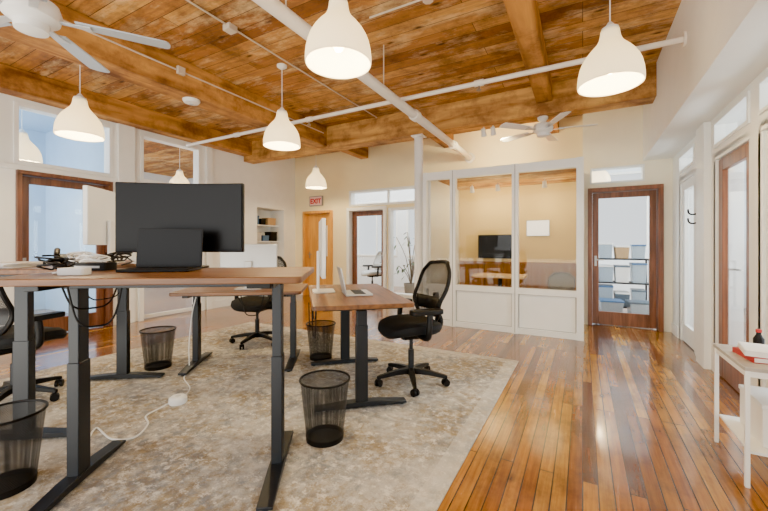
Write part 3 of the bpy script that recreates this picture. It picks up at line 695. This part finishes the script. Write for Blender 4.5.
# ------------------------------------------------------------------ wall-mounted things
t = thing('exit_sign', 'boxed exit sign with red letters above the golden door', 'exit sign', (-5.70, YB-.001, 2.2))
MB().bb(-.2, .2, -.05, 0, 0, .24).build('housing', 'exitframe', t, .004)
MB().bb(-.183, .183, -.053, -.05, .017, .223).build('face', 'exit', t)
cu = bpy.data.curves.new('exit_text', 'FONT'); cu.body = 'EXIT'; cu.size = .16; cu.align_x = 'CENTER'; cu.extrude = .002; cu.offset = .005
to = bpy.data.objects.new('tmp', cu); COL.objects.link(to); bpy.context.view_layer.update()
me = bpy.data.meshes.new_from_object(to.evaluated_get(bpy.context.evaluated_depsgraph_get())); bpy.data.objects.remove(to)
me.materials.clear(); me.materials.append(M['exitred']); lo = bpy.data.objects.new('lettering', me); COL.objects.link(lo); lo.parent = t; lo.location = (0, -.056, .062); lo.rotation_euler = (PI/2, 0, 0)
t = thing('television', 'small black wall television inside the glazed meeting room', 'television', (-1.41, YB-.08, 1.0))
MB().bb(-.33, .33, -.03, .012, 0, .44).build('housing', 'black', t, .006); MB().bb(-.31, .31, -.034, -.03, .025, .42).build('display', 'screen', t); MB().bb(-.1, .1, .012, .066, .12, .34).build('wall_bracket', 'steel', t)
t = thing('wall_panel', 'small lit white panel on the meeting room wall right of television', 'panel', (-.70, YB-.013, 1.42))
MB().bb(-.18, .18, -.015, 0, 0, .26).build('board', 'glowpanel', t); MB().bb(-.19, .19, -.02, 0, -.012, .0).bb(-.19, .19, -.02, 0, .26, .272).bb(-.19, -.18, -.02, 0, 0, .26).bb(.18, .19, -.02, 0, 0, .26).build('frame', 'silver', t)
t = thing('wall_hook', 'black double hook on the white wall between the right hand doors', 'hook', (XR-.001, 5.2, 1.45), PI/2)
MB().bb(-.03, .03, 0, .012, 0, .22).build('plate', 'black', t, .003)
for z in (.05, .15): MB().tube([(0, .01, z), (0, .06, z-.01), (0, .09, z+.01), (0, .095, z+.05)], .009, 8, smooth=4).build('hook_arm', 'black', t)
t = thing('conference_table', 'pale wooden meeting table behind the glass partition', 'table', (-1.22, 6.3, 0))
MB().prism(rrect(.8, .6, .04), .715, .75).build('tabletop', 'tabletop', t, .004)
MB().cyl((0, 0, .02), (0, 0, .715), .035).build('pedestal', 'steel', t); MB().lathe([(.26, 0), (.26, .012), (.05, .03)], 28, True, True).build('foot_plate', 'steel', t)
# track spots under the meeting room ceiling and under the girder
def spot(x, y, z, lb, dy=.02):
    t = thing('spotlight', lb, 'spotlight', (x, y, z))
    MB().cyl((0, 0, -.06), (0, 0, 0), .01).build('stem', 'white', t); MB().cyl((0, -dy, -.03), (0, dy, -.13), .03, .042).build('lamp_head', 'white', t); MB().cyl((0, dy, -.13), (0, dy*1.02, -.132), .036).build('lens', 'bulb', t)
for x, lb in ((-1.75, 'left spotlight'), (-1.3, 'middle spotlight'), (-.55, 'right spotlight')):
    spot(x, 6.5, 2.33, 'small white %s under the meeting room timber ceiling' % lb)
    L = bpy.data.lights.new('spot_light', 'POINT'); L.energy = 8.5; L.color = (1, .8, .4); L.shadow_soft_size = .28
    lo = bpy.data.objects.new('spot_light', L); COL.objects.link(lo); lo.location = (x*.9-.05, 6.62, 2.0)
for x, lb in ((-1.32, 'small white spotlight under the girder, farther from the ceiling fan'), (-1.18, 'small white spotlight under the girder, nearer the ceiling fan')):
    spot(x, 5.56, 3.04, lb, .03)
    L = bpy.data.lights.new('spot_light', 'SPOT'); L.energy = 75; L.color = (1, .83, .46); L.spot_size = math.radians(125); L.spot_blend = .9; L.shadow_soft_size = .05
    lo = bpy.data.objects.new('spot_light', L); COL.objects.link(lo); lo.location = (x, 5.62, 2.86); lo.rotation_euler = (math.radians(88), 0, math.radians(-22 if x > -1.25 else 22))

# niche shelves + things
t = thing('niche_shelves', 'white shelf boards inside the wall niche beside the exit door', 'shelf', (XL-.3, 6.185, 0))
for z in (.95, 1.32, 1.7): MB().bb(-.148, .13, -.41, .41, z, z+.025).build('shelf_board', 'trim', t)
for y, w, h, m, z, lb in ((5.88, .16, .2, 'blue', 1.726, 'blue box on the top niche shelf'), (6.09, .14, .14, 'black', 1.726, 'black box on the top niche shelf'), (6.36, .24, .17, 'tan', 1.726, 'tan box on the top niche shelf'),
                          (5.92, .22, .2, 'silver', 1.346, 'grey box on the middle niche shelf'), (6.17, .18, .13, 'blue', 1.346, 'low blue box on the middle niche shelf'), (6.42, .2, .22, 'black', 1.346, 'black box on the middle niche shelf'),
                          (6.05, .3, .2, 'tan', .976, 'wide tan box on the lowest niche shelf')):
    t = thing('storage_box', lb, 'box', (XL-.25, y, z)); MB().bb(-.1, .1, -w/2, w/2, 0, h-.03).build('body', m, t, .003); MB().bb(-.105, .105, -w/2-.005, w/2+.005, h-.03, h).build('lid', m, t, .003)

# ------------------------------------------------------------------ storage room behind the far right door
t = thing('storage_rack', 'low metal storage rack behind the far glass door', 'rack', (.62, 7.95, 0))
for x in (-.4, .4):
    for y in (-.2, .2): MB().bb(x-.015, x+.015, y-.015, y+.015, 0, 1.0).build('post', 'steel', t)
for z in (.12, .55, .98): MB().bb(-.41, .41, -.21, .21, z, z+.025).build('shelf_board', 'steel', t)
k = 0; BM = ['bin', 'bindark', 'bin', 'bin', 'paper', 'bin', 'bin', 'tan', 'bin']; LM = ['lid', 'wht_pl', 'bindark', 'wht_pl', 'bindark', 'lid', 'wht_pl', 'paper', 'lid']
for z, lv, h in ((.146, 'bottom', .32), (.576, 'middle', .3), (1.006, 'top', .26)):
    for x, side in ((.37, 'left'), (.62, 'centre'), (.87, 'right')):
        b = thing('storage_bin', 'storage bin with lid, %s on the %s rack shelf' % (side, lv), 'storage bin', (x, 7.91+random.uniform(-.02, .02), z), random.uniform(-.05, .05), 'bins on the storage rack')
        hh = h*random.uniform(.65, 1.1); w_ = random.uniform(.54, .62)
        MB().loft([[(a*.165*w_, c*.15, 0) for a, c in ((-1, -1), (1, -1), (1, 1), (-1, 1))], [(a*.19*w_, c*.18, hh) for a, c in ((-1, -1), (1, -1), (1, 1), (-1, 1))]]).build('body', BM[k], b, .008)
        MB().bb(-.197*w_, .197*w_, -.19, .19, hh, hh+.028).build('lid', LM[k], b, .005); k += 1
for x, z in ((.42, 0), (.84, 0)):
    b = thing('storage_tub', 'grey storage tub on the floor in front of the rack, %s one' % ('left' if x < .6 else 'right'), 'tub', (x, 7.4, 0), .1)
    MB().loft([[(a*.14, c*.14, 0) for a, c in ((-1, -1), (1, -1), (1, 1), (-1, 1))], [(a*.17, c*.17, .28) for a, c in ((-1, -1), (1, -1), (1, 1), (-1, 1))]]).build('body', 'bin', b, .01)
    MB().bb(-.18, .18, -.18, .18, .28, .305).build('lid', 'lid' if x < .6 else 'bindark', b, .006)
# plant behind the glazed wall next to the column
t = thing('potted_plant', 'sparse thin-branched plant in a grey pot behind the back glass wall', 'plant', (-3.5, 7.7, 0))
MB().lathe([(.13, 0), (.17, .36), (.15, .36), (.145, .3)], 28, True, True).build('pot', 'pot', t)
m = MB(); s_ = MB()
for i in range(18):
    a = random.uniform(0, 2*PI); r = random.uniform(.1, .38); h = random.uniform(.7, 1.6); q = Vector((r*math.cos(a), r*math.sin(a), h))
    s_.tube([(0, 0, .3), (q.x*.35, q.y*.35, h*.6+.1), q], .008, 5, smooth=3)
    for j in range(3):
        b_ = a+random.uniform(-1.5, 1.5)
        X = Matrix.Translation(q+Vector((0, 0, -.09*j))) @ Matrix.Rotation(b_, 4, 'Z') @ Matrix.Rotation(random.uniform(-.2, .9), 4, 'Y') @ Matrix.Scale(.6, 4)
        lf = [(0, 0, 0), (.07, .035, .01), (.16, .04, 0), (.26, 0, -.03), (.16, -.04, 0), (.07, -.035, .01)]
        vs = [m.bm.verts.new(X @ Vector(p)) for p in lf]; m.bm.faces.new(vs)
m.build('leaves', 'leaf', t); s_.build('stems', 'bark', t)

# ------------------------------------------------------------------ side table at right
t = thing('side_table', 'narrow slim-legged side table with lower shelf at the right edge', 'side table', (.92, 2.79, 0))
MB().prism(rrect(.38, .52, .01), .602, .622).build('tabletop', 'greytop', t, .003)
for x in (-.175, .175):
    for y in (-.245, .245): MB().bb(x-.01, x+.01, y-.01, y+.01, 0, .602).build('leg', 'trim', t, .002)
MB().bb(-.165, .165, -.235, .235, .17, .185).build('lower_shelf', 'trim', t, .003)
MB().bb(-.165, .165, -.252, -.238, .57, .602).bb(-.165, .165, .238, .252, .57, .602).bb(-.182, -.168, -.235, .235, .57, .602).build('apron', 'trim', t, .002)
for k, (rz, m, lb) in enumerate(((.1, 'red', 'red covered book, lower of two on the side table'), (-.15, 'paper', 'white covered book resting on the red book'))):
    b = thing('book', lb, 'book', (.87, 2.76, .622+.03*k), rz)
    MB().bb(-.08, .08, -.11, .11, .003, .026).build('pages', 'paper', b); MB().bb(-.083, .085, -.114, .114, 0, .003).bb(-.083, .085, -.114, .114, .026, .029).bb(-.085, -.081, -.114, .114, 0, .029).build('cover', m, b)
b = thing('bottle', 'small dark bottle with red cap standing on the side table', 'bottle', (.92, 2.97, .622))
MB().lathe([(.022, 0), (.025, .008), (.025, .07), (.012, .095), (.011, .11)], 24, True, True).build('body', 'black', b); MB().cyl((0, 0, .108), (0, 0, .125), .014).build('cap', 'red', b)
b = thing('storage_box', 'white box on the lower shelf of the side table', 'box', (.94, 2.79, .186))
MB().bb(-.11, .11, -.16, .16, 0, .2).build('body', 'paper', b, .004); MB().bb(-.115, .115, -.165, .165, .2, .225).build('lid', 'wht_pl', b, .004)

# ------------------------------------------------------------------ light
w = bpy.data.worlds.new('World'); scene.world = w; w.use_nodes = True
bg = w.node_tree.nodes['Background']; bg.inputs[0].default_value = (.92, .96, 1.0, 1); bg.inputs[1].default_value = 1.4
def area(loc, rot, sx, sy, e, col):
    L = bpy.data.lights.new('window_light', 'AREA'); L.shape = 'RECTANGLE'; L.size = sx; L.size_y = sy; L.energy = e; L.color = col
    o = bpy.data.objects.new('window_light', L); COL.objects.link(o); o.location = loc; o.rotation_euler = rot; return o
area((-2.5, -2.4, 1.7), (math.radians(90), 0, 0), 6, 2.6, 70, (1, .98, .94))  # unseen fill lamp added behind the camera
area((-2.5, -1.6, .4), (math.radians(150), 0, 0), 5, 1.5, 155, (1, .94, .78))  # added lamp aimed upwards to brighten the ceiling
# unseen fill lamps, added in place of daylight in rooms behind the glass
area((-7.9, .5, 1.9), (math.radians(90), 0, 0), 2.2, 2.4, 105, (.84, .93, 1))
area((-9.0, 3.3, 1.7), (math.radians(90), 0, 0), 4.4, 2.4, 115, (.95, .97, 1))
area((-5, 8.5, 4.4), (0, 0, 0), 4, 2.2, 250, (.95, .98, 1))
area((3.4, 5.6, 1.8), (0, math.radians(90), 0), 2.4, 8.5, 820, (.84, .93, 1))
area((1.3, 6.85, 3.0), (math.radians(60), 0, 0), 1.6, .6, 18, (.96, .98, 1))  # hidden lamp added to brighten the storage bin fronts

# ------------------------------------------------------------------ camera
cd = bpy.data.cameras.new('camera'); cam = bpy.data.objects.new('camera', cd); COL.objects.link(cam)
cam.location = (0, 0, HC); cam.rotation_euler = (PI/2, 0, TH)
cd.sensor_width = 36; cd.lens = 36*FPX/768; cd.shift_y = -10.5/768; cd.clip_start = .05
scene.camera = cam
scene.view_settings.view_transform = 'AgX'
scene.view_settings.look = 'AgX - Punchy'
scene.view_settings.exposure = 0.93
